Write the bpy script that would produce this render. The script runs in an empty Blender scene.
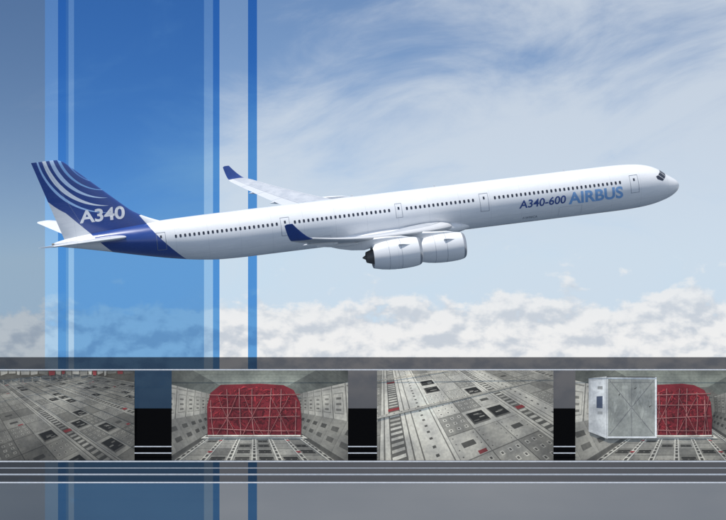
import bpy, bmesh, math, random
from mathutils import Vector, Matrix
random.seed(4)
R=math.radians
sc=bpy.context.scene
sc.view_settings.view_transform='Standard'
sc.view_settings.look='None'
sc.view_settings.exposure=0
COL=sc.collection
D=220.0
# ---------------------------------------------------------------- camera
cd=bpy.data.cameras.new('camera'); cam=bpy.data.objects.new('camera',cd); COL.objects.link(cam)
cam.location=(0,-D,0); cam.rotation_euler=(R(90),0,0)
cd.sensor_width=36; cd.lens=36*D/87.05; cd.clip_start=1; cd.clip_end=60000
sc.camera=cam
# ---------------------------------------------------------------- node helper
class G:
    def __init__(s,nt): s.nt=nt; nt.nodes.clear()
    def n(s,t,**k):
        nd=s.nt.nodes.new(t)
        for a,b in k.items(): setattr(nd,a,b)
        return nd
    def set(s,sock,v):
        if isinstance(v,bpy.types.NodeSocket): s.nt.links.new(v,sock)
        elif v is not None: sock.default_value=v
    def m(s,op,a,b=None,c=None,clamp=False):
        nd=s.n('ShaderNodeMath',operation=op); nd.use_clamp=clamp
        s.set(nd.inputs[0],a)
        if b is not None: s.set(nd.inputs[1],b)
        if c is not None: s.set(nd.inputs[2],c)
        return nd.outputs[0]
    def mix(s,f,a,b,mode='MIX'):
        nd=s.n('ShaderNodeMix',data_type='RGBA',blend_type=mode)
        s.set(nd.inputs[0],f)
        for i,v in ((6,a),(7,b)):
            if isinstance(v,tuple) and len(v)==3: v=v+(1,)
            s.set(nd.inputs[i],v)
        return nd.outputs[2]
    def mr(s,v,a,b,c=0.,d=1.,smooth=True):
        nd=s.n('ShaderNodeMapRange'); nd.interpolation_type='SMOOTHSTEP' if smooth else 'LINEAR'
        s.set(nd.inputs[0],v)
        for i,x in enumerate((a,b,c,d)): s.set(nd.inputs[1+i],x)
        return nd.outputs[0]
    def noise(s,vec,scale=1,detail=4,rough=.5,dist=0.):
        nd=s.n('ShaderNodeTexNoise'); s.set(nd.inputs['Vector'],vec)
        nd.inputs['Scale'].default_value=scale; nd.inputs['Detail'].default_value=detail
        nd.inputs['Roughness'].default_value=rough; nd.inputs['Distortion'].default_value=dist
        return nd.outputs['Fac']
    def xyz(s,x,y,z=0.):
        nd=s.n('ShaderNodeCombineXYZ')
        for i,v in enumerate((x,y,z)): s.set(nd.inputs[i],v)
        return nd.outputs[0]
    def sep(s,v):
        nd=s.n('ShaderNodeSeparateXYZ'); s.set(nd.inputs[0],v); return nd.outputs
def newmat(name):
    m=bpy.data.materials.new(name); m.use_nodes=True
    g=G(m.node_tree); out=g.n('ShaderNodeOutputMaterial')
    return m,g,out
def simple(name,col,rough=.5,metal=0.,nz=.08,coat=0.,scale=1.5):
    m,g,out=newmat(name)
    p=g.n('ShaderNodeBsdfPrincipled')
    tc=g.n('ShaderNodeTexCoord').outputs['Object']
    f=g.noise(tc,scale,3,.6)
    lo=tuple(c*(1-nz) for c in col); hi=tuple(min(1,c*(1+nz)) for c in col)
    g.set(p.inputs['Base Color'],g.mix(g.mr(f,.3,.7),lo,hi))
    p.inputs['Roughness'].default_value=rough; p.inputs['Metallic'].default_value=metal
    p.inputs['Coat Weight'].default_value=coat
    g.nt.links.new(p.outputs[0],out.inputs[0]); return m
# ---------------------------------------------------------------- world
SUN=Vector((-.30,-.22,.92)).normalized()
w=bpy.data.worlds.new('World'); sc.world=w; w.use_nodes=True
try: w.cycles.sampling_method='NONE'
except Exception as e: print(e)
g=G(w.node_tree); wo=g.n('ShaderNodeOutputWorld'); bg=g.n('ShaderNodeBackground')
tc=g.n('ShaderNodeTexCoord').outputs['Generated']
nx,ny,nz_=g.sep(tc)
az=g.m('MULTIPLY',g.m('ARCTAN2',nx,ny),57.3)
el=g.m('MULTIPLY',g.m('ARCSINE',nz_),57.3)
sky=g.n('ShaderNodeTexSky',sky_type='NISHITA'); sky.sun_disc=False
sky.sun_elevation=math.asin(SUN.z); sky.sun_rotation=math.atan2(SUN.x,SUN.y)
sky.altitude=1500; sky.air_density=1.1; sky.dust_density=.4
upz=g.m('ADD',g.m('MULTIPLY',g.m('MAXIMUM',nz_,0.),3.2),.10)
nv=g.n('ShaderNodeVectorMath',operation='NORMALIZE'); g.set(nv.inputs[0],g.xyz(nx,ny,upz))
g.set(sky.inputs[0],nv.outputs[0])
skyc=g.mix(1.,sky.outputs[0],(.120,.138,.148),'MULTIPLY')
rx=g.m('ADD',g.m('MULTIPLY',az,.96),g.m('MULTIPLY',el,.30))
ry=g.m('SUBTRACT',g.m('MULTIPLY',el,.96),g.m('MULTIPLY',az,.22))
v1=g.xyz(g.m('MULTIPLY',rx,.13),g.m('MULTIPLY',ry,.32),3.1)
c1=g.noise(v1,1.,7,.60,.7)
v2=g.xyz(g.m('MULTIPLY',rx,.05),g.m('MULTIPLY',ry,.12),8.4)
c2=g.noise(v2,1.,2,.5,.3)
cc=g.m('ADD',g.m('MULTIPLY',c1,.66),g.m('MULTIPLY',c2,.41))
cc=g.m('ADD',cc,g.m('MULTIPLY',g.m('MAXIMUM',g.m('MINIMUM',az,12.),-12.),.011))
cir=g.mr(cc,.40,.68)
haze=g.m('POWER',2.718,g.m('MULTIPLY',g.m('MAXIMUM',el,0.),-.34))
base=g.mix(g.m('MULTIPLY',cir,.80),skyc,(.66,.72,.79))
base=g.mix(g.m('MULTIPLY',haze,.78),base,(.60,.71,.82))
def cum(ox,oy,det):
    v=g.xyz(g.m('MULTIPLY',g.m('ADD',az,ox),.85),g.m('MULTIPLY',g.m('ADD',el,oy),1.25),5.)
    return g.noise(v,1.,det,.54,.12)
d0=cum(0,0,7); d1=cum(-.12,.26,4)
bias=g.mr(el,-.6,-2.2,-.19,.25,False)
bias=g.m('ADD',bias,g.m('MULTIPLY',g.m('MAXIMUM',g.m('MINIMUM',az,12.),-12.),.005))
mask=g.mr(g.m('ADD',d0,bias),.44,.585)
mask=g.m('MULTIPLY',mask,g.mr(el,.9,-.2))
lit=g.mr(g.m('SUBTRACT',d0,d1),-.15,.09)
ccol=g.mix(lit,(.57,.615,.68),(.88,.875,.87))
ccol=g.mix(g.mr(el,-2.4,-.6,.06,.38,False),ccol,(.64,.73,.82))
vd=g.xyz(g.m('MULTIPLY',az,.15),g.m('MULTIPLY',el,.4),1.)
low=g.mix(g.noise(vd,1.,3,.55),(.42,.47,.54),(.74,.76,.78))
ccol=g.mix(g.mr(el,-2.9,-5.),ccol,low)
ccol=g.mix(g.mr(el,-7.5,-16.),ccol,(.10,.14,.20))  # unseen lower sky darkened to deepen the shade on the belly
fin_=g.mix(mask,base,ccol)
g.set(bg.inputs[0],fin_); bg.inputs[1].default_value=1.
g.nt.links.new(bg.outputs[0],wo.inputs[0])
sd=bpy.data.lights.new('sun','SUN'); sd.energy=4.2; sd.angle=R(.5); sd.color=(1,.96,.9)
so=bpy.data.objects.new('sun',sd); COL.objects.link(so)
so.rotation_euler=SUN.to_track_quat('Z','Y').to_euler()
# ---------------------------------------------------------------- mesh helpers
def mkobj(name,verts,faces,mat=None,parent=None,smooth=True):
    me=bpy.data.meshes.new(name); me.from_pydata([tuple(v) for v in verts],[],faces); me.update()
    if smooth:
        me.polygons.foreach_set('use_smooth',[True]*len(me.polygons))
    o=bpy.data.objects.new(name,me); COL.objects.link(o)
    if mat: me.materials.append(mat)
    if parent: o.parent=parent
    return o
def fixn(o,sharp=None):
    bm=bmesh.new(); bm.from_mesh(o.data); bmesh.ops.recalc_face_normals(bm,faces=bm.faces)
    if sharp is not None:
        for e in bm.edges:
            if len(e.link_faces)==2 and e.calc_face_angle(0)>R(sharp): e.smooth=False
    bm.to_mesh(o.data); bm.free()
def loft(rings,closed=True,cap=True):
    n=len(rings[0]); V=[p for r in rings for p in r]; F=[]
    for i in range(len(rings)-1):
        for j in range(n if closed else n-1):
            k=(j+1)%n
            F.append((i*n+j,i*n+k,(i+1)*n+k,(i+1)*n+j))
    if cap:
        F.append(tuple(range(n))[::-1]); F.append(tuple((len(rings)-1)*n+j for j in range(n)))
    return V,F
def interp(tab,s):
    if s<=tab[0][0]: return tab[0][1:]
    if s>=tab[-1][0]: return tab[-1][1:]
    for i in range(len(tab)-1):
        if tab[i][0]<=s<=tab[i+1][0]: break
    a=tab[i];b=tab[i+1]; h=b[0]-a[0]; t=(s-a[0])/h; out=[]
    for c in range(1,len(a)):
        dl=(b[c]-a[c])/h
        def tan(j):
            if j<=0 or j>=len(tab)-1: return dl
            d1=(tab[j][c]-tab[j-1][c])/(tab[j][0]-tab[j-1][0]); d2=(tab[j+1][c]-tab[j][c])/(tab[j+1][0]-tab[j][0])
            if d1*d2<=0: return 0
            return 2*d1*d2/(d1+d2)
        m0=tan(i);m1=tan(i+1)
        out.append((2*t**3-3*t*t+1)*a[c]+(t**3-2*t*t+t)*h*m0+(-2*t**3+3*t*t)*b[c]+(t**3-t*t)*h*m1)
    return out
# ---------------------------------------------------------------- aircraft
plane=bpy.data.objects.new('airliner',None); COL.objects.link(plane)
f_=Vector((.9865,.160,0)).normalized(); l_=Vector((-.160,.972,.168)); l_=(l_-f_*l_.dot(f_)).normalized(); k_=f_.cross(l_)
Rm=Matrix((f_,l_,k_)).transposed()
Rm=Matrix.Rotation(R(-7.15),3,'Y')@Rm
plane.matrix_world=Matrix.Translation((38.85,6.0,9.80))@Rm.to_4x4()@Matrix.Scale(1.012,4)
BODY=[(0,-.55,-.56,.005),(.04,-.33,-.80,.26),(.15,-.12,-1.02,.48),(.4,.16,-1.30,.80),(.9,.52,-1.64,1.17),(1.6,.98,-1.96,1.54),
(2.4,1.58,-2.20,1.86),(3.2,2.03,-2.40,2.13),(4.3,2.38,-2.57,2.40),(5.8,2.62,-2.69,2.60),(7.6,2.73,-2.75,2.72),(9.5,2.76,-2.76,2.76),
(53,2.76,-2.76,2.76),(56,2.76,-2.70,2.75),(59,2.74,-2.40,2.66),(62,2.70,-1.88,2.46),(65,2.60,-1.22,2.16),(68,2.43,-.50,1.72),
(70.5,2.22,.10,1.30),(72.7,1.98,.60,.88),(74.4,1.75,.96,.50),(75.3,1.55,1.18,.24)]
def ring(s,n=72,off=0):
    t,b,wd=interp(BODY,s); zc=(t+b)/2; h=(t-b)/2
    return [Vector((-s,(wd+off)*math.sin(2*math.pi*j/n),zc+(h+off)*math.cos(2*math.pi*j/n))) for j in range(n)]
def surf(s,th,off=0.01,side=-1):
    t,b,wd=interp(BODY,s); zc=(t+b)/2; h=(t-b)/2
    return Vector((-s,side*(wd+off)*math.sin(th),zc+(h+off)*math.cos(th)))
def surfz(s,z,off=.012,side=-1):
    t,b,wd=interp(BODY,s); zc=(t+b)/2; h=(t-b)/2
    c=max(-1,min(1,(z-zc)/h)); return surf(s,math.acos(c),off,side)
ZT=11.0
def fin_le(z):
    le=64.6+(z-2.8)*1.08
    if z<4.6: le-=((4.6-z)/1.8)**2*1.3
    return le
def fin_te(z): return 74.4+(z-2.8)*.29
def paint(name,livery=True):
    m,g,out=newmat(name)
    p=g.n('ShaderNodeBsdfPrincipled'); tc=g.n('ShaderNodeTexCoord').outputs['Object']
    X,Y,Z=g.sep(tc); s=g.m('MULTIPLY',X,-1.)
    st=g.noise(g.xyz(g.m('MULTIPLY',X,.25),Y,g.m('MULTIPLY',Z,1.4)),1.2,4,.55)
    white=g.mix(g.mr(st,.25,.75),(.73,.745,.765),(.79,.80,.81))
    fr=g.m('ABSOLUTE',g.m('SUBTRACT',g.m('FRACT',g.m('DIVIDE',s,3.73)),.5))
    ln=g.m('LESS_THAN',fr,.0065)
    hz=g.m('LESS_THAN',g.m('ABSOLUTE',g.m('ADD',Z,1.35)),.02)
    ln=g.m('MULTIPLY',g.m('MAXIMUM',ln,hz),.28)
    white=g.mix(ln,white,(.42,.44,.47))
    if livery:
        navy=g.mix(st,(.018,.055,.24),(.024,.068,.28))
        rb=g.m('ADD',g.m('MULTIPLY',Z,.90),62.45)
        rb=g.m('ADD',rb,g.m('MULTIPLY',g.m('MULTIPLY',Z,Z),-.03))
        lb=g.m('ADD',g.m('MULTIPLY',Z,.95),69.0)
        dx=g.m('SUBTRACT',s,68.9); dz=g.m('SUBTRACT',Z,12.4)
        r=g.m('SQRT',g.m('ADD',g.m('MULTIPLY',dx,dx),g.m('MULTIPLY',dz,dz)))
        mask=g.m('MAXIMUM',g.m('LESS_THAN',s,lb),g.m('LESS_THAN',r,8.9))
        mask=g.m('MULTIPLY',mask,g.m('MAXIMUM',g.m('GREATER_THAN',s,rb),g.m('GREATER_THAN',Z,3.6)))
        mask=g.m('MULTIPLY',mask,g.m('GREATER_THAN',s,58.))
        c=g.mix(mask,white,navy)
        for r0,col,wd in ((4.3,(.10,.24,.55),.10),(5.1,(.20,.42,.75),.17),(6.0,(.50,.66,.88),.24),(6.9,(.74,.80,.88),.27),(7.7,(.35,.55,.85),.16)):
            ww=g.m('MULTIPLY',g.m('MULTIPLY',g.mr(s,68.6,73.5,0.,1.,False),g.mr(s,77.5,74.5,.35,1.,False)),wd)
            bd=g.m('LESS_THAN',g.m('ABSOLUTE',g.m('SUBTRACT',g.m('ADD',r,g.m('MULTIPLY',g.m('SUBTRACT',s,72.),.10)),r0)),ww)
            bd=g.m('MULTIPLY',bd,g.m('GREATER_THAN',Z,4.2))
            c=g.mix(bd,c,col)
        rud=g.m('LESS_THAN',g.m('ABSOLUTE',g.m('SUBTRACT',s,g.m('ADD',g.m('MULTIPLY',Z,.467),70.4))),.035)
        rud=g.m('MULTIPLY',g.m('MULTIPLY',rud,g.m('GREATER_THAN',Z,3.)),.4)
        c=g.mix(rud,c,(.25,.3,.4))
    else: c=white
    g.set(p.inputs['Base Color'],c)
    g.set(p.inputs['Roughness'],g.mr(st,.2,.8,.20,.34))
    p.inputs['Coat Weight'].default_value=.35; p.inputs['Coat Roughness'].default_value=.08
    g.nt.links.new(p.outputs[0],out.inputs[0]); return m
M_LIV=paint('livery_paint'); M_WHITE=paint('white_paint',False)
M_NAVY=simple('navy_paint',(.018,.055,.24),.3,coat=.3)
M_LBLUE=simple('light_blue_paint',(.19,.37,.65),.35)
M_TNAVY=simple('navy_lettering',(.035,.075,.26),.35)
M_WTXT=simple('white_lettering',(.80,.81,.83),.35)
M_GLASS=simple('window_glass',(.02,.028,.05),.15)
M_LINE=simple('door_outline',(.22,.25,.30),.5)
M_METAL=simple('bare_metal',(.50,.51,.54),.32,.9)
M_DARK=simple('exhaust_metal',(.12,.115,.11),.45,.5)
M_FAN=simple('fan_blades',(.05,.05,.06),.35,.5)
def wingmat():
    m,g,out=newmat('wing_paint'); p=g.n('ShaderNodeBsdfPrincipled')
    uv=g.n('ShaderNodeUVMap').outputs[0]; U,Vv,_=g.sep(uv)
    tc=g.n('ShaderNodeTexCoord').outputs['Object']
    st=g.noise(tc,.8,5,.6)
    c=g.mix(g.mr(st,.25,.75),(.40,.43,.47),(.52,.54,.57))
    c=g.mix(g.m('LESS_THAN',U,.12),c,(.62,.63,.65))
    c=g.mix(g.m('GREATER_THAN',U,.74),c,(.56,.58,.61))
    l1=g.m('LESS_THAN',g.m('ABSOLUTE',g.m('SUBTRACT',U,.12)),.006)
    l2=g.m('LESS_THAN',g.m('ABSOLUTE',g.m('SUBTRACT',U,.74)),.007)
    l3=g.m('MULTIPLY',g.m('LESS_THAN',g.m('ABSOLUTE',g.m('SUBTRACT',g.m('FRACT',g.m('DIVIDE',Vv,3.1)),.5)),.010),g.m('GREATER_THAN',U,.60))
    l=g.m('MULTIPLY',g.m('MAXIMUM',g.m('MAXIMUM',l1,l2),l3),.65)
    c=g.mix(l,c,(.16,.18,.2))
    g.set(p.inputs['Base Color'],c); g.set(p.inputs['Roughness'],g.mr(st,.2,.8,.28,.45))
    g.nt.links.new(p.outputs[0],out.inputs[0]); return m
M_WING=wingmat()
ss=[0,.02,.04,.08,.15,.25,.4,.6,.85,1.15,1.5,1.9,2.3,2.8,3.3,3.9,4.6,5.4,6.3,7.3,8.4,9.5]+[9.5+i*1.7 for i in range(1,26)]+[53+i*.75 for i in range(0,30)]+[75.3]
V,F=loft([ring(s) for s in ss]); fus=mkobj('fuselage',V,F,M_LIV,plane); fixn(fus)
rr=[[Vector((-s,.2*r*math.sin(a*math.pi/8),1.365+.17*r*math.cos(a*math.pi/8))) for a in range(16)] for s,r in ((75.2,1),(75.6,.9),(75.6,.7),(75.35,.6))]
V,F=loft(rr); o=mkobj('apu_exhaust',V,F,M_DARK,plane); fixn(o,30)
BF=[(25.5,.05,.05),(27,1.9,.55),(29,2.75,.95),(32,3.05,1.2),(37,3.1,1.25),(40.5,2.9,1.1),(43.5,2.2,.7),(45.5,.6,.15)]
rings=[]
for i in range(41):
    s=25.5+20*i/40; a,b=interp(BF,s)
    rings.append([Vector((-s,a*math.copysign(abs(math.sin(t))**.75,math.sin(t)),-2.05+b*math.copysign(abs(math.cos(t))**.85,math.cos(t)))) for t in [2*math.pi*j/40 for j in range(40)]])
V,F=loft(rings); o=mkobj('belly_fairing',V,F,M_WHITE,plane); fixn(o)
def th(x): return 5*(.2969*math.sqrt(x)-.126*x-.3516*x*x+.2843*x**3-.1036*x**4)
def foil(n=16):
    pts=[]
    xs=[.5*(1-math.cos(math.pi*i/n)) for i in range(n+1)]
    for x in reversed(xs): pts.append((x,th(x),1))
    for x in xs[1:-1]: pts.append((x,-th(x),-1))
    return pts
FO=foil()
def lifting(name,secs,mat,side,vert=False,camber=.015):
    rings=[];uvs=[]
    for (y,le,c,z,tw,tcx) in secs:
        r=[]
        for (x,t,sg) in FO:
            zz=t*tcx*c+(camber*c*4*x*(1-x)); xx=x*c
            ct,st=math.cos(R(tw)),math.sin(R(tw))
            xr=xx*ct+zz*st; zr=-xx*st+zz*ct
            if vert: r.append(Vector((-(le+xx),t*tcx*c,z)))
            else: r.append(Vector((-(le+xr),side*y,z+zr)))
            uvs.append((x,y))
        rings.append(r)
    V,F=loft(rings); o=mkobj(name,V,F,mat,plane)
    uvl=o.data.uv_layers.new(name='UVMap')
    for lp in o.data.loops: uvl.data[lp.index].uv=uvs[lp.vertex_index]
    fixn(o,40); return o
WP=[(0,27.3,13.8,-1.85,4.5,.145),(2.8,29.2,11.9,-1.72,4.2,.135),(9.6,34.2,8.05,-.85,2.2,.115),(20,42.0,5.35,.80,.6,.105),(29,49.0,2.75,2.85,-1,.10),(29.35,49.45,2.3,2.96,-1,.09)]
def wsec(y):
    for i in range(len(WP)-1):
        if WP[i][0]<=y<=WP[i+1][0]: break
    a,b=WP[i],WP[i+1]; t=(y-a[0])/(b[0]-a[0])
    le=a[1]+(b[1]-a[1])*t; c=a[2]+(b[2]-a[2])*t
    zz=interp([(q[0],q[3],q[4],q[5]) for q in WP],y)
    return (y,le,c,zz[0],zz[1],zz[2])
for side,nm in ((-1,'starboard'),(1,'port')):
    lifting(nm+'_wing',[wsec(29.35*i/44) for i in range(45)],M_WING,side)
    secs=[]
    base=wsec(29.35)
    rings=[]
    for t in [0,.12,.25,.5,.75,.95,1]:
        c=2.2-1.35*t-(.25 if t==1 else 0); le=base[1]+2.0*t**.9; y=29.35+.8*t**.8; z=base[3]+1.85*t**1.25
        nrm=Vector((0,.9*side*-1,.45)).normalized() if t>.1 else Vector((0,0,1))
        rings.append([Vector((-(le+x*c),side*y,z))+nrm*(q*.085*c) for (x,q,_) in FO])
    V,F=loft(rings); o=mkobj(nm+'_winglet',V,F,M_NAVY,plane); fixn(o,40)
    for i,y in enumerate((6.6,11.8,15.6,19.8,24.2)):
        _,le,c,z,tw,tcx=wsec(y); te=le+c; L=min(5.2,.62*c+1.2); s0=te-L+.75-.08*i; hh=.40-.045*i
        rings=[]
        for q in [0,.04,.12,.25,.4,.55,.7,.85,.96,1]:
            r=max(.01,math.sin(math.pi*q**.8)**.6) if 0<q<1 else .01
            cz=z-.35+.03*i-math.sin(R(tw))*c*.8-.10+.22*q
            rings.append([Vector((-(s0+L*q),side*y+.20*r*math.sin(a*math.pi/8),cz+hh*r*math.cos(a*math.pi/8))) for a in range(16)])
        V,F=loft(rings); o=mkobj(nm+'_flap_fairing_%d'%i,V,F,M_WHITE,plane); fixn(o)
    TS=[(0,65.8,6.8),(1.0,66.5,6.3),(11.0,74.9,2.3),(11.25,75.3,1.7)]
    secs=[]
    for k in range(20):
        y=11.25*k/19
        for i in range(3):
            if TS[i][0]<=y<=TS[i+1][0]: break
        a,b=TS[i],TS[i+1]; t=(y-a[0])/(b[0]-a[0])
        secs.append((y,a[1]+(b[1]-a[1])*t,a[2]+(b[2]-a[2])*t,1.25+y*math.tan(R(7.5)),-1.,.10))
    lifting(nm+'_tailplane',secs,M_WHITE,side,camber=0)
    for en,(ey,es,ez) in enumerate(((9.37,29.35,-3.05),(19.2,36.45,-1.40))):
        def rev(name,prof,mat,sharp=35,n=48):
            rr=[[Vector((-(es+x),side*ey+r*math.sin(2*math.pi*j/n),ez+r*math.cos(2*math.pi*j/n))) for j in range(n)] for x,r in prof]
            V,F=loft(rr,cap=False); o=mkobj('%s_engine_%d_%s'%(nm,en+1,name),V,F,mat,plane); fixn(o,sharp); return o
        rev('intake_lip',[(1.3,1.16),(.5,1.14),(.15,1.20),(.02,1.27),(0,1.31),(.02,1.35),(.09,1.42),(.20,1.485),(.34,1.53)],M_METAL)
        rev('nacelle',[(.34,1.532),(.6,1.585),(1.0,1.635),(1.6,1.67),(2.3,1.68),(3.0,1.66),(3.7,1.60),(4.4,1.50),(5.3,1.28),(5.32,1.24),(4.8,1.22),(4.2,1.2)],M_WHITE)
        rev('joint_ring',[(2.30,1.684),(2.33,1.684)],M_LINE); rev('joint_ring_rear',[(3.65,1.610),(3.68,1.606)],M_LINE)
        rev('core_nozzle',[(4.0,1.0),(4.9,.90),(5.6,.72),(6.0,.58),(6.0,.52),(5.5,.46)],M_DARK)
        rev('exhaust_cone',[(5.3,.40),(6.0,.30),(6.4,.06),(6.42,.0)],M_DARK)
        vs=[];fs=[]
        for b in range(24):
            a=2*math.pi*b/24; k=len(vs)
            for r,da,x in ((.3,0,1.15),(.3,.16,1.4),(1.155,.34,1.45),(1.155,.12,1.05)):
                vs.append(Vector((-(es+x),side*ey+r*math.sin(a+da),ez+r*math.cos(a+da))))
            fs.append((k,k+1,k+2,k+3))
        mkobj('%s_engine_%d_fan'%(nm,en+1),vs,fs,M_FAN,plane,False)
        rev('fan_back',[(1.3,1.16),(1.6,1.16),(1.62,.0)],M_DARK); rev('spinner',[(.65,.0),(.75,.12),(1.0,.26),(1.4,.34)],M_FAN)
        _,le,c,z,tw,_t=wsec(ey)
        prof=[(es+.9,ez+1.61,ez+1.5),(es+2.0,ez+1.9,ez+1.45),(es+3.6,max(z-.35,ez+2.0),ez+1.25),(le+.1,z-.02,ez+1.05),(le+1.2,z-.05,ez+.85),(le+2.6,z-.15,max(ez+1.0,z-1.3)),(le+3.9,z-.3,z-.75),(le+4.7,z-.4,z-.5)]
        prof.sort(key=lambda q:q[0])
        rings=[]
        for i,(s,t,b) in enumerate(prof):
            hw=.06 if i in (0,len(prof)-1) else .26
            rings.append([Vector((-s,side*ey+hw*sx,b+(t-b)*q)) for sx,q in ((-.2,1),(-1,.88),(-1,.1),(-.6,0),(.6,0),(1,.1),(1,.88),(.2,1))])
        V,F=loft(rings); o=mkobj('%s_engine_%d_pylon'%(nm,en+1),V,F,M_WHITE,plane); fixn(o,50)
        a=R(50)
        for sg in (1,-1):
            bs=[(es+1.2,1.62),(es+2.6,1.65),(es+2.6,1.98),(es+2.1,1.90)]
            vs=[]
            for off in (-.02,.02):
                for s,r in bs: vs.append(Vector((-s,side*ey+sg*(r*math.sin(a)+off*math.cos(a)),ez+r*math.cos(a)-off*math.sin(a))))
            mkobj('%s_engine_%d_strake'%(nm,en+1),vs,[(0,1,2,3),(7,6,5,4),(0,4,5,1),(1,5,6,2),(2,6,7,3),(3,7,4,0)],M_WHITE,plane,False)
fs_=[]
for i in range(31):
    z=1.6+(ZT-1.6)*i/30
    le=fin_le(z); te=fin_te(z)
    if i==30: le+=.4
    fs_.append((0,le,te-le,z,0,.088 if i<30 else .06))
lifting('tail_fin',fs_,M_LIV,1,True)
def skinpoly(name,polys,mat,off=.012,sides=(-1,1)):
    V=[];F=[]
    for sd_ in sides:
        for P in polys:
            k=len(V)
            for s,z in P: V.append(surfz(s,z,off,sd_))
            F.append(tuple(range(k,k+len(P))) if sd_<0 else tuple(range(k+len(P)-1,k-1,-1)))
    return mkobj(name,V,F,mat,plane,True)
doors=[(6.4,1.07,2.0),(25.0,1.07,2.0),(35.3,.8,1.55),(48.8,1.07,2.0),(63.2,1.07,1.95)]
wins=[]; s=8.2
while s<61.8:
    if all(abs(s-d[0])>.95 for d in doors):
        a,b=.125,.185; cz=.98
        wins.append([(s-math.copysign(abs(math.cos(t))**.6,math.cos(t))*a,cz+math.copysign(abs(math.sin(t))**.6,math.sin(t))*b) for t in [2*math.pi*j/12 for j in range(12)]])
    s+=.533
skinpoly('cabin_windows',wins,M_GLASS)
dp=[];dw=[]
for s,wd,ht in doors:
    z0=-.42 if ht>1.8 else .05; z1=z0+ht; a=wd/2; t=.045
    n=8
    for k in range(n):
        za=z0+(z1-z0)*k/n; zb=z0+(z1-z0)*(k+1)/n
        dp.append([(s+a,za),(s+a-t,za),(s+a-t,zb),(s+a,zb)]); dp.append([(s-a+t,za),(s-a,za),(s-a,zb),(s-a+t,zb)])
    dp.append([(s+a,z1),(s-a,z1),(s-a,z1+t),(s+a,z1+t)]); dp.append([(s+a,z0-t),(s-a,z0-t),(s-a,z0),(s+a,z0)])
    dw.append([(s+.11,.95),(s-.11,.95),(s-.11,1.25),(s+.11,1.25)])
skinpoly('door_outlines',dp,M_LINE,.014); skinpoly('door_windows',dw,M_GLASS,.016)
cp=[]
for s,a in ((14.5,1.4),(45.0,1.4)):
    z0,z1=-2.2,-1.15; n=6
    for k in range(n):
        za=z0+(z1-z0)*k/n; zb=z0+(z1-z0)*(k+1)/n
        for q in (s-a,s+a): cp.append([(q+.02,za),(q-.02,za),(q-.02,zb),(q+.02,zb)])
    cp.append([(s+a,z1),(s-a,z1),(s-a,z1+.035),(s+a,z1+.035)])
skinpoly('cargo_door_outlines',cp,simple('cargo_outline',(.5,.52,.55),.5),.013,(-1,))
V=[];F=[]
cw=[[(1.78,.12),(2.42,.10),(2.62,.52),(1.98,.70)],[(2.02,.76),(2.66,.58),(3.02,.86),(2.30,1.02)],[(2.36,1.06),(3.08,.90),(3.42,1.00),(3.30,1.14),(2.62,1.20)]]
for sd_ in (-1,1):
    for P in cw:
        k=len(V); c=(sum(p[0] for p in P)/len(P),sum(p[1] for p in P)/len(P))
        n=len(P); ring_=[]
        for i in range(n):
            a,b=P[i],P[(i+1)%n]
            for t in (0,.25,.5,.75): ring_.append((a[0]+(b[0]-a[0])*t,a[1]+(b[1]-a[1])*t))
        V.append(surf(c[0],c[1],.02,sd_)); m_=len(ring_)
        for p in ring_: V.append(surf(c[0]+(p[0]-c[0])*.5,c[1]+(p[1]-c[1])*.5,.02,sd_))
        for p in ring_: V.append(surf(p[0],p[1],.02,sd_))
        for i in range(m_):
            j=(i+1)%m_; F.append((k,k+1+i,k+1+j)); F.append((k+1+i,k+1+m_+i,k+1+m_+j,k+1+j))
o=mkobj('cockpit_windows',V,F,M_GLASS,plane); fixn(o)
for s,h in ((14,.28),(30,.25),(40,.3)):
    rings=[]
    for q in (0,1):
        rings.append([Vector((-(s+q*.2+x*(.4-.2*q)),t*.08,2.72+h*q)) for x,t,_ in FO])
    V,F=loft(rings); o=mkobj('antenna',V,F,M_WHITE,plane); fixn(o,40)
def textgeo(txt,size,shear=0,offset=0.,space=1.):
    c=bpy.data.curves.new('t','FONT'); c.body=txt; c.size=size; c.shear=shear; c.offset=offset; c.resolution_u=5; c.space_character=space
    o=bpy.data.objects.new('t',c); COL.objects.link(o)
    dg=bpy.context.evaluated_depsgraph_get(); dg.update()
    me=bpy.data.meshes.new_from_object(o.evaluated_get(dg))
    bm=bmesh.new(); bm.from_mesh(me)
    y=-.3*size
    while y<1.2*size:
        bmesh.ops.bisect_plane(bm,geom=bm.verts[:]+bm.edges[:]+bm.faces[:],plane_co=(0,y,0),plane_no=(0,1,0)); y+=.12
    bm.verts.ensure_lookup_table(); bm.verts.index_update()
    V=[v.co.copy() for v in bm.verts]; F=[tuple(v.index for v in f.verts) for f in bm.faces]
    bm.free(); bpy.data.objects.remove(o)
    return V,F
def skintext(name,txt,sl,sr,z0,h,mat,shear=0,offset=0.,fin=False):
    V,F=textgeo(txt,1,shear,offset)
    x0=min(v.x for v in V);x1=max(v.x for v in V);y0=min(v.y for v in V);y1=max(v.y for v in V)
    for sd_,nm in ((-1,''),(1,'_port')):
        out=[]
        for v in V:
            u=(v.x-x0)/(x1-x0); q=(v.y-y0)/(y1-y0); z=z0+q*h
            s=(sl+(sr-sl)*u) if sd_<0 else (sr+(sl-sr)*u)
            if fin:
                le=fin_le(z); te=fin_te(z); c=te-le; x=min(1,max(0.001,(s-le)/c))
                out.append(Vector((-s,sd_*(th(x)*.088*c+.02),z)))
            else: out.append(surfz(s,z,.013,sd_))
        mkobj(name+nm,out,F,mat,plane)
skintext('type_lettering','A340-600',20.85,15.05,-.68,.98,M_TNAVY,.15,.018)
skintext('maker_lettering','AIRBUS',14.75,7.95,-.90,1.45,M_LBLUE,0,.03)
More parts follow.
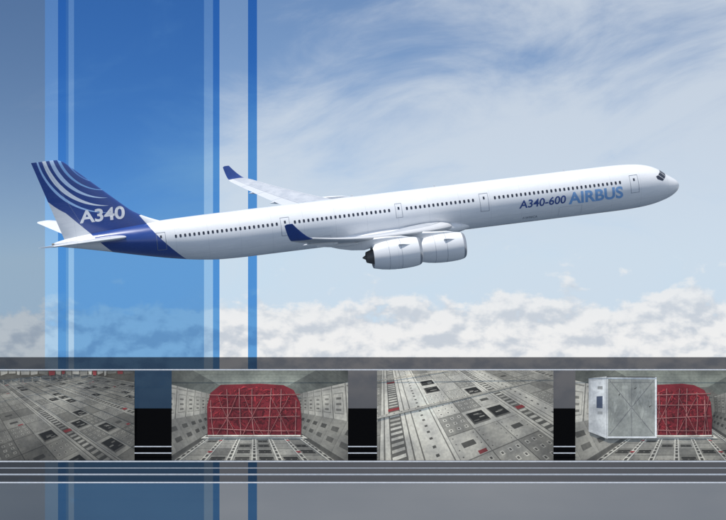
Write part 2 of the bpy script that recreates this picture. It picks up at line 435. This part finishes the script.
skintext('fin_lettering','A340',72.15,66.9,3.45,1.50,M_WTXT,.05,.025,True)
skintext('registration_lettering','F-WWCA',20.3,18.5,-2.12,.32,M_LINE,0,.01)
# ---------------------------------------------------------------- cover graphic (stripes, picture strip) built as sheets far behind the aircraft
BY=160.0; K=87.05/726*((D+BY)/D); SC=(D+BY)/260.
def W(px,py,off=0.): return Vector(((px-363)*K,BY-off*SC,(260-py)*K))
def tint(name,col,dif=.05,dcol=(.3,.5,.8)):
    m,g,out=newmat(name); t=g.n('ShaderNodeBsdfTransparent'); t.inputs[0].default_value=col+(1,)
    d=g.n('ShaderNodeBsdfDiffuse'); d.inputs[0].default_value=dcol+(1,)
    x=g.n('ShaderNodeMixShader'); x.inputs[0].default_value=dif
    g.nt.links.new(t.outputs[0],x.inputs[1]); g.nt.links.new(d.outputs[0],x.inputs[2]); g.nt.links.new(x.outputs[0],out.inputs[0]); return m
T_BLUE=tint('blue_film',(.22,.47,.78),.05,(.08,.28,.7)); T_DBLUE=tint('deep_blue_film',(.14,.40,.78),.05,(.05,.22,.7))
T_LIGHT=tint('pale_blue_film',(.50,.72,.93),.06,(.4,.6,.9)); T_GREY=tint('grey_film',(.54,.60,.66),.04,(.3,.35,.4))
T_SMOKE=tint('smoke_film',(.16,.16,.17),.05,(.22,.21,.21)); T_SMOKE2=tint('light_smoke_film',(.36,.37,.39),.04,(.25,.25,.25))
cover_stripes=bpy.data.objects.new('cover_stripe_sheets',None); COL.objects.link(cover_stripes)  # bands of the cover graphic built as added sheets, no real glass here
def sheet(name,x0,y0,x1,y1,mat,off,parent,th=.0):
    return mkobj(name,[W(x0,y1,off),W(x1,y1,off),W(x1,y0,off),W(x0,y0,off)],[(0,1,2,3)],mat,parent,False)
YT,YB=-60,600
for i,(a,b,mt) in enumerate(((-60,45,T_GREY),(45,58,T_LIGHT),(58,66,T_DBLUE),(66,68.5,T_BLUE),(68.5,74,T_LIGHT),(74,204,T_BLUE),(204,213,T_LIGHT),(213,219.5,T_DBLUE),(248,257,T_DBLUE))):
    sheet('stripe_%d'%i,a,YT,b,YB,mt,0,cover_stripes)
board=bpy.data.objects.new('cover_picture_strip',None); COL.objects.link(board)  # added carrier for the cover graphic's strip of pictures
sheet('smoke_panel',-60,357,790,482,T_SMOKE,.3,board)
sheet('lower_smoke_panel',-60,482,790,YB,T_SMOKE2,.3,board)
M_WL=simple('white_line',(.85,.85,.85),.5); M_BLK=simple('black_panel',(.002,.002,.0025),.9); M_GL=simple('grey_line',(.6,.62,.64),.5)
for nd in M_BLK.node_tree.nodes:
    if nd.type=='BSDF_PRINCIPLED': nd.inputs['Specular IOR Level'].default_value=.08
for i,(y,h,m_) in enumerate(((369.3,1.1,M_WL),(460.6,1.3,M_WL),(467.2,.8,M_GL),(473.6,1.6,M_GL),(481.6,1.3,M_WL))):
    sheet('line_%d'%i,-60,y-h/2,790,y+h/2,m_,.9,board)
for i,(a,b) in enumerate(((135,172),(348,377),(553,575))):
    sheet('black_block_%d'%i,a,408,b,460,M_BLK,.45,board)
    for j,y in enumerate((446,452.5)): sheet('gap_line_%d_%d'%(i,j),a,y-.5,b,y+.5,M_WL,.6,board)
def picmat():
    m,g,out=newmat('printed_photo'); p=g.n('ShaderNodeBsdfPrincipled')
    at=g.n('ShaderNodeAttribute',attribute_name='Col').outputs['Color']
    tc=g.n('ShaderNodeTexCoord').outputs['Object']
    a=g.noise(tc,1.8,3,.6); b=g.noise(tc,.22,2,.5)
    c=g.mix(1.,at,g.mix(g.mr(a,.25,.75),(1.05,1.05,1.05),(1.38,1.38,1.38)),'MULTIPLY')
    c=g.mix(1.,c,g.mix(g.mr(b,.3,.7),(.80,.79,.78),(1.28,1.25,1.18)),'MULTIPLY')
    g.set(p.inputs['Base Color'],c); p.inputs['Roughness'].default_value=.55
    g.nt.links.new(p.outputs[0],out.inputs[0]); return m
M_PIC=picmat()
class Pic:
    def __init__(s,name,x0,y0,x1,y1,lum=None):
        s.name=name; s.fr=(x0,y0,x1,y1); s.V=[];s.F=[];s.C=[];s.n=0; s.lum=lum
    def poly(s,P,col,jit=.0):
        x0,y0,x1,y1=s.fr
        for ax,lim,sg in ((0,x0,1),(0,x1,-1),(1,y0,1),(1,y1,-1)):
            Q=[]
            for i in range(len(P)):
                a=P[i];b=P[(i+1)%len(P)]; da=(a[ax]-lim)*sg; db=(b[ax]-lim)*sg
                if da>=0: Q.append(a)
                if (da>=0)!=(db>=0):
                    t=da/(da-db); Q.append((a[0]+(b[0]-a[0])*t,a[1]+(b[1]-a[1])*t))
            P=Q
            if len(P)<3: return
        s.n+=1; k=len(s.V); off=.45+s.n*.0001
        for p in P: s.V.append(W(p[0],p[1],off))
        s.F.append(tuple(range(k,k+len(P))))
        j=1+random.uniform(-jit,jit)
        s.C.append([tuple(c*j*(s.lum(*p) if s.lum else 1) for c in col) for p in P])  # lum multiplies painted light and vignette into the print colours
    def line(s,a,b,w,col):
        dx,dy=b[0]-a[0],b[1]-a[1]; L=math.hypot(dx,dy) or 1; nx,ny=-dy/L*w/2,dx/L*w/2
        s.poly([(a[0]+nx,a[1]+ny),(b[0]+nx,b[1]+ny),(b[0]-nx,b[1]-ny),(a[0]-nx,a[1]-ny)],col)
    def cam(s,cx,cy,f,yaw=0,pitch=0,pos=(0,0,0),roll=0):
        s.c=(cx,cy,f,R(yaw),R(pitch),pos,R(roll))
    def p3(s,P,col,jit=0.):
        cx,cy,f,ya,pi_,pos,ro=s.c; out=[]
        for x,y,z in P:
            x-=pos[0];y-=pos[1];z-=pos[2]
            x,z=x*math.cos(ya)-z*math.sin(ya),x*math.sin(ya)+z*math.cos(ya)
            y,z=y*math.cos(pi_)+z*math.sin(pi_),-y*math.sin(pi_)+z*math.cos(pi_)
            if z<.12: return
            u,v=f*x/z,-f*y/z
            out.append((cx+u*math.cos(ro)-v*math.sin(ro),cy+u*math.sin(ro)+v*math.cos(ro)))
        s.poly(out,col,jit)
    def fl(s,x0,z0,x1,z1,y,col,jit=0.): s.p3([(x0,y,z0),(x1,y,z0),(x1,y,z1),(x0,y,z1)],col,jit)
    def done(s,parent):
        me=bpy.data.meshes.new(s.name); me.from_pydata([tuple(v) for v in s.V],[],s.F)
        ca=me.color_attributes.new('Col','FLOAT_COLOR','CORNER')
        for p,c in zip(me.polygons,s.C):
            for q,li in enumerate(p.loop_indices): ca.data[li].color=(min(.9,c[q][0]),min(.9,c[q][1]),min(.9,c[q][2]),1)
        me.materials.append(M_PIC)
        o=bpy.data.objects.new(s.name,me); COL.objects.link(o)
        if parent: o.parent=parent
        return o
gr=lambda v,t=0.0:(v*(1.06+t),v*.99,v*(.83))
gb=lambda v:(v*1.0,v,v*.96)
def hold(P,zc,cz=5.2):
    x0,y0,x1,y1=P.fr
    P.poly([(x0,y0),(x1,y0),(x1,y1),(x0,y1)],(.16,.165,.15))
    zs=[.9+.35*i for i in range(14)]
    for a,b in zip(zs,zs[1:]):
        P.p3([(-1.45,.80,a),(1.45,.80,a),(1.45,.80,b),(-1.45,.80,b)],(.27,.28,.23),.04)
        P.p3([(-1.45,.80,b-.02),(1.45,.80,b-.02),(1.45,.80,b),(-1.45,.80,b)],(.14,.15,.13))
        for sx in (-1,1): P.p3([(sx*1.45,.80,a),(sx*1.9,.45,a),(sx*1.9,.45,b-.01),(sx*1.45,.80,b-.01)],(.15,.155,.13),.08)
    P.p3([(-1.9,-1.1,cz),(1.9,-1.1,cz),(1.9,.45,cz),(1.45,.8,cz),(-1.45,.8,cz),(-1.9,.45,cz)],gr(.14))
    for sx in (-1,1):
        for i in range(11):
            a=1.1+.42*i; b=a+.415; k=.76-.065*i  # wall tone drops with depth, light falloff put into the colour
            P.p3([(sx*1.9,.45,a),(sx*1.95,-.35,a),(sx*1.95,-.35,b),(sx*1.9,.45,b)],gr(k),.05)
            P.p3([(sx*1.95,-.35,a),(sx*1.62,-1.0,a),(sx*1.62,-1.0,b),(sx*1.95,-.35,b)],gr(k*.60),.05)
            P.p3([(sx*1.62,-1.0,a),(sx*1.60,-1.1,a),(sx*1.60,-1.1,b),(sx*1.62,-1.0,b)],gr(k*.22))
            P.p3([(sx*1.90,.40,a+.03),(sx*1.92,.37,a+.03),(sx*1.92,.37,b-.03),(sx*1.90,.40,b-.03)],gr(.3))
            P.p3([(sx*1.91,.26,a+.06),(sx*1.94,-.22,a+.06),(sx*1.94,-.22,b-.06),(sx*1.91,.26,b-.06)],gr(k*.50))
            P.p3([(sx*1.91,.24,a+.075),(sx*1.94,-.20,a+.075),(sx*1.94,-.20,b-.075),(sx*1.91,.24,b-.075)],gr(k*.94))
            for r in range(3):
                yy=.16-.13*r
                P.p3([(sx*1.93,yy,a+.13),(sx*1.93,yy-.05,a+.13),(sx*1.93,yy-.05,b-.13),(sx*1.93,yy,b-.13)],gr(k*.35),.2)
            for r in range(2):
                t=.25+.36*r; xx=1.95-.33*t; yy=-.35-.65*t
                P.p3([(sx*xx,yy,a+.1),(sx*(xx-.05),yy-.10,a+.1),(sx*(xx-.05),yy-.10,b-.1),(sx*xx,yy,b-.1)],gr(k*.2),.2)
            P.p3([(sx*1.9,.45,b-.02),(sx*1.96,-.36,b-.02),(sx*1.96,-.36,b+.02),(sx*1.9,.45,b+.02)],gr(k*.38))
    P.fl(-1.62,.9,1.62,cz,-1.1,gr(.18))
    z=1.0
    while z<cz:
        for i in range(6):
            xa=-1.5+.5*i
            P.fl(xa+.02,z,xa+.48,z+.34,-1.1,gr(.30),.25)
            if random.random()<.4: P.fl(xa+.10,z+.08,xa+.40,z+.28,-1.1,gr(.06),.3)
            for q in range(3): P.fl(xa+.10+.13*q,z+.15,xa+.13+.13*q,z+.18,-1.1,gr(.2))
        z+=.36
    for xx in (-1.5,-1.0,-.5,0,.5,1.0,1.5):
        P.fl(xx-.060,.9,xx+.060,cz,-1.09,gr(.64),.05); P.fl(xx-.026,.9,xx+.026,cz,-1.085,gr(.16))
        z=1.0
        while z<cz:
            P.fl(xx-.03,z,xx+.03,z+.06,-1.08,gr(.06)); P.fl(xx-.024,z+.07,xx+.024,z+.11,-1.08,gr(.6)); z+=.17
        if xx in (-1.0,1.0):
            for zz in (2.5,3.3): P.fl(xx-.05,zz,xx+.05,zz+.08,-1.07,(.35,.05,.05))
def cargo(P,zc,hw,top,bot):
    P.fl(-hw-.12,zc-.25,hw+.12,zc+.1,bot+.01,gr(.72))
    P.fl(-hw-.12,zc-.28,hw+.12,zc-.25,bot+.01,gr(.06)); P.fl(-hw-.05,zc-.12,hw+.05,zc+.05,bot+.015,gr(.12))
    pts=[(-hw,bot),(hw,bot),(hw+.02,bot+.6),(hw-.03,top-.62),(hw-.25,top-.2),(hw-.60,top-.03),(.2,top+.02),(-hw+.45,top-.02),(-hw+.10,top-.3),(-hw-.02,top-.75)]
    P.p3([(x,y,zc) for x,y in pts],(.19,.018,.024))
    inside=lambda x,y: abs(x)<hw-.06 and bot+.03<y<top-.08-max(0,abs(x)-hw+.7)*.75
    for i in range(700):
        x=random.uniform(-hw,hw);y=random.uniform(bot,top)
        if not inside(x,y): continue
        a=random.gauss(1.3,.9);L=random.uniform(.10,.40); q=random.uniform(.015,.06)
        x2,y2=x+math.cos(a)*L,y+math.sin(a)*L
        if not inside(x2,y2): continue
        f=.65+.55*(y-bot)/(top-bot)
        k=random.choice((.08,.11,.15,.19,.23,.28,.36))*f
        P.p3([(x,y,zc),(x2,y2,zc),((x+x2)/2-math.sin(a)*q,(y+y2)/2+math.cos(a)*q,zc)],(k,k*.09,k*.11))
    def ln(a,b,wd,c):
        n=6; pr=a; w1=random.uniform(-.04,.04)
        for i in range(1,n+1):
            t=i/n; q=(a[0]+(b[0]-a[0])*t+w1*math.sin(math.pi*t)+random.uniform(-.008,.008),a[1]+(b[1]-a[1])*t-abs(w1)*math.sin(math.pi*t))
            dx,dy=q[0]-pr[0],q[1]-pr[1];L=math.hypot(dx,dy);nx,ny=-dy/L*wd/2,dx/L*wd/2
            for o_,cc_ in ((.016,(.07,.01,.012)),(0,c)):
                P.p3([(pr[0]+nx+o_,pr[1]+ny-o_,zc),(q[0]+nx+o_,q[1]+ny-o_,zc),(q[0]-nx+o_,q[1]-ny-o_,zc),(pr[0]-nx+o_,pr[1]-ny-o_,zc)],cc_,.2)
            pr=q
    cs=(.44,.20,.18)
    H=top-bot
    for i in range(7):
        x=-hw+.2+i*(2*hw-.4)/6; ln((x,bot+.02),(x+random.uniform(-.12,.12),top-.14-max(0,abs(x)-hw+.7)*.8),.018,cs)
    for i in range(4):
        y=bot+.25+i*(H-.6)/3; ln((-hw+.04,y+random.uniform(-.05,.05)),(hw-.04,y+random.uniform(-.08,.08)),.018,cs)
    for i in range(3):
        x=-hw+.3+i*.9; x2=min(x+.7,hw-.1); ln((x,bot+.05),(x2,top-.4),.015,(.36,.13,.12))
        ln((x2,bot+.05),(x+.05,top-.4),.015,(.36,.13,.12))
    ln((-hw,bot+.03),(hw,bot+.03),.05,gr(.6))
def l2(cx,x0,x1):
    return lambda x,y: 1.22-.60*min(1,abs(x-cx)/95)**2.2-.25*max(0,(y-436)/24)-.20*max(0,(384-y)/14)+.10*math.sin(x*.13)*math.sin(y*.2)  # bright centre and dim edges painted into the hold picture's colours
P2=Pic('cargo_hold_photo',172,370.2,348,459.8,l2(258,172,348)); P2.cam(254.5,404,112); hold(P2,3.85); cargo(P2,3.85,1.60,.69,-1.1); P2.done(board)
P4=Pic('container_hold_photo',575,370.2,760,459.8,l2(655,575,760)); P4.cam(676,404,112); hold(P4,3.85); cargo(P4,3.85,1.2,.69,-1.1)
P4.poly([(588,378),(606,376),(606,438),(588,431)],gb(.66)); P4.poly([(590,381),(604,379.5),(604,404),(590,404)],gb(.78))
P4.poly([(590,406),(604,406),(604,434),(590,429)],gb(.60))
P4.poly([(596,396),(602,395.6),(602,408),(596,407.6)],(.08,.10,.15)); P4.poly([(597,386),(602,385.6),(602,389),(597,389)],gb(.3))
P4.poly([(597,411),(602,411),(602,414),(597,414)],gb(.35))
P4.poly([(606,376),(656,376.5),(656,438),(606,438.5)],gb(.10))
P4.poly([(607.2,378),(654.6,378.5),(654.6,436),(607.2,436.6)],(.28,.285,.255))
for i in range(40):
    x=random.uniform(609,652); y=random.uniform(380,405); x2=min(653,max(608,x+random.uniform(-10,10))); y2=min(435,y+random.uniform(12,32)); q=random.uniform(1,3)
    P4.poly([(x,y),(min(653.5,x+q),y+6),(x2,y2),(max(608,x-q*.3),y+9)],random.choice(((.23,.235,.21),(.32,.325,.29),(.30,.305,.275),(.25,.255,.23))))
P4.line((609,380),(653,434),.8,gb(.17)); P4.line((653,380),(609,434),.8,gb(.17))
P4.line((631,379),(631,436),.6,gb(.18)); P4.line((608,382),(654,382),.6,gb(.18))
P4.line((607,377.8),(655,378.2),1.4,gb(.75)); P4.line((655.2,377),(655.2,437.5),1.8,gb(.70)); P4.line((606.5,436.8),(655,436.8),1.6,gb(.75)); P4.line((606.8,377),(606.8,438),1.2,gb(.6))
P4.done(board)
def floorpic(P,seed,xr,zr,bright,tr,y=-1.2,pbox=.14,m4=4):
    random.seed(seed); x0,y0,x1,y1=P.fr
    P.poly([(x0,y0),(x1,y0),(x1,y1),(x0,y1)],gr(.16))
    nx_=int((xr[1]-xr[0])/.5); nzz=int((zr[1]-zr[0])/.5)
    for i in range(nx_):
        for k in range(nzz-1,-1,-1):
            a=xr[0]+.5*i; b=zr[0]+.5*k; t=random.random()
            if i%m4 in tr:
                P.fl(a+.0,b,a+.5,b+.5,y,gr(.70*bright),.05)
                P.fl(a+.05,b,a+.07,b+.5,y,gr(.2*bright)); P.fl(a+.43,b,a+.45,b+.5,y,gr(.2*bright))
                if i%m4==tr[0]:
                    P.fl(a+.14,b,a+.36,b+.5,y,gr(.16*bright))
                    for q in range(4): P.fl(a+.16,b+.03+.125*q,a+.34,b+.09+.125*q,y,gr(.60*bright),.25)
                    if t<.12: P.fl(a+.14,b+.1,a+.36,b+.2,y+.02,(.32,.05,.05))
                else:
                    for q in range(3): P.fl(a+.22,b+.06+.16*q,a+.27,b+.11+.16*q,y,gr(.12))
                continue
            if t<pbox:
                P.fl(a,b,a+.5,b+.5,y,gr(.58*bright)); P.fl(a+.06,b+.08,a+.44,b+.42,y,gr(.025)); P.fl(a+.06,b+.08,a+.44,b+.12,y,gr(.16)); P.fl(a+.06,b+.08,a+.09,b+.42,y,gr(.12))
                for q in range(4):
                    u=a+.1+random.random()*.2; v=b+.14+random.random()*.2
                    P.fl(u,v,u+.12,v+.03,y,gr(random.choice((.25,.12,.35))),.2)
            else:
                k0=random.choice((.32,.38,.46,.54))*bright
                P.fl(a,b,a+.5,b+.5,y,gr(k0*.42)); P.fl(a+.008,b+.008,a+.492,b+.492,y,gr(k0))
                if t<.62:
                    for q in range(3):
                        for r in range(3):
                            u=a+.09+.15*q; v=b+.09+.15*r
                            P.fl(u-.014,v-.014,u+.05,v+.05,y,gr(.70*bright)); P.fl(u,v,u+.036,v+.036,y,gr(.13))
                else:
                    for q in (.05,.43):
                        for r in range(4): P.fl(a+q,b+.06+.12*r,a+q+.02,b+.08+.12*r,y,gr(.12))
                    if t>.88: P.fl(a+.14,b+.2,a+.36,b+.30,y,gr(.1))
                if t>.965: P.fl(a+.3,b+.02,a+.44,b+.08,y,(.32,.06,.06))
    for k in range(0,nzz,4):
        b=zr[0]+.5*k; P.fl(xr[0],b-.05,xr[1],b+.04,y+.02,gr(.66*bright),.1); P.fl(xr[0],b-.06,xr[1],b-.045,y+.021,gr(.15))
        x=xr[0]
        while x<xr[1]: P.fl(x,b-.02,x+.025,b+.01,y+.03,gr(.2)); x+=.14
l1=lambda x,y: .62+.52*max(0,1-math.hypot((x-50)/70,(y-400)/40))+.12*math.sin(x*.09+y*.1)-.18*max(0,(y-435)/25)  # pool of light painted into the floor picture's colours
l3=lambda x,y: .76+.60*max(0,1-math.hypot((x-430)/70,(y-400)/60))+.10*math.sin(x*.1-y*.07)-.25*max(0,(x-510)/43)  # painted light pool for the roller deck, dimmer at the right
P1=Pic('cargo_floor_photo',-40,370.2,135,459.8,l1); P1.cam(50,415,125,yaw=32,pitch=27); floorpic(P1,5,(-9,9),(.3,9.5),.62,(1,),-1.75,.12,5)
x=-40
while x<135:
    w_=random.uniform(3,11); P1.poly([(x,370),(x+w_-.6,370),(x+w_-1,372.5+random.random()*3),(x+.5,373+random.random()*3)],random.choice((gr(.45),gr(.3),(.35,.06,.06),gr(.2),gr(.55),gr(.6)))); x+=w_
P1.done(board)
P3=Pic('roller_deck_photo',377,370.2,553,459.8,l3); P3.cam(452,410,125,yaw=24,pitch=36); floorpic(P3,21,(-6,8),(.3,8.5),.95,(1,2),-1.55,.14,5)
P3.done(board)
print('polys',P1.n,P2.n,P3.n,P4.n)
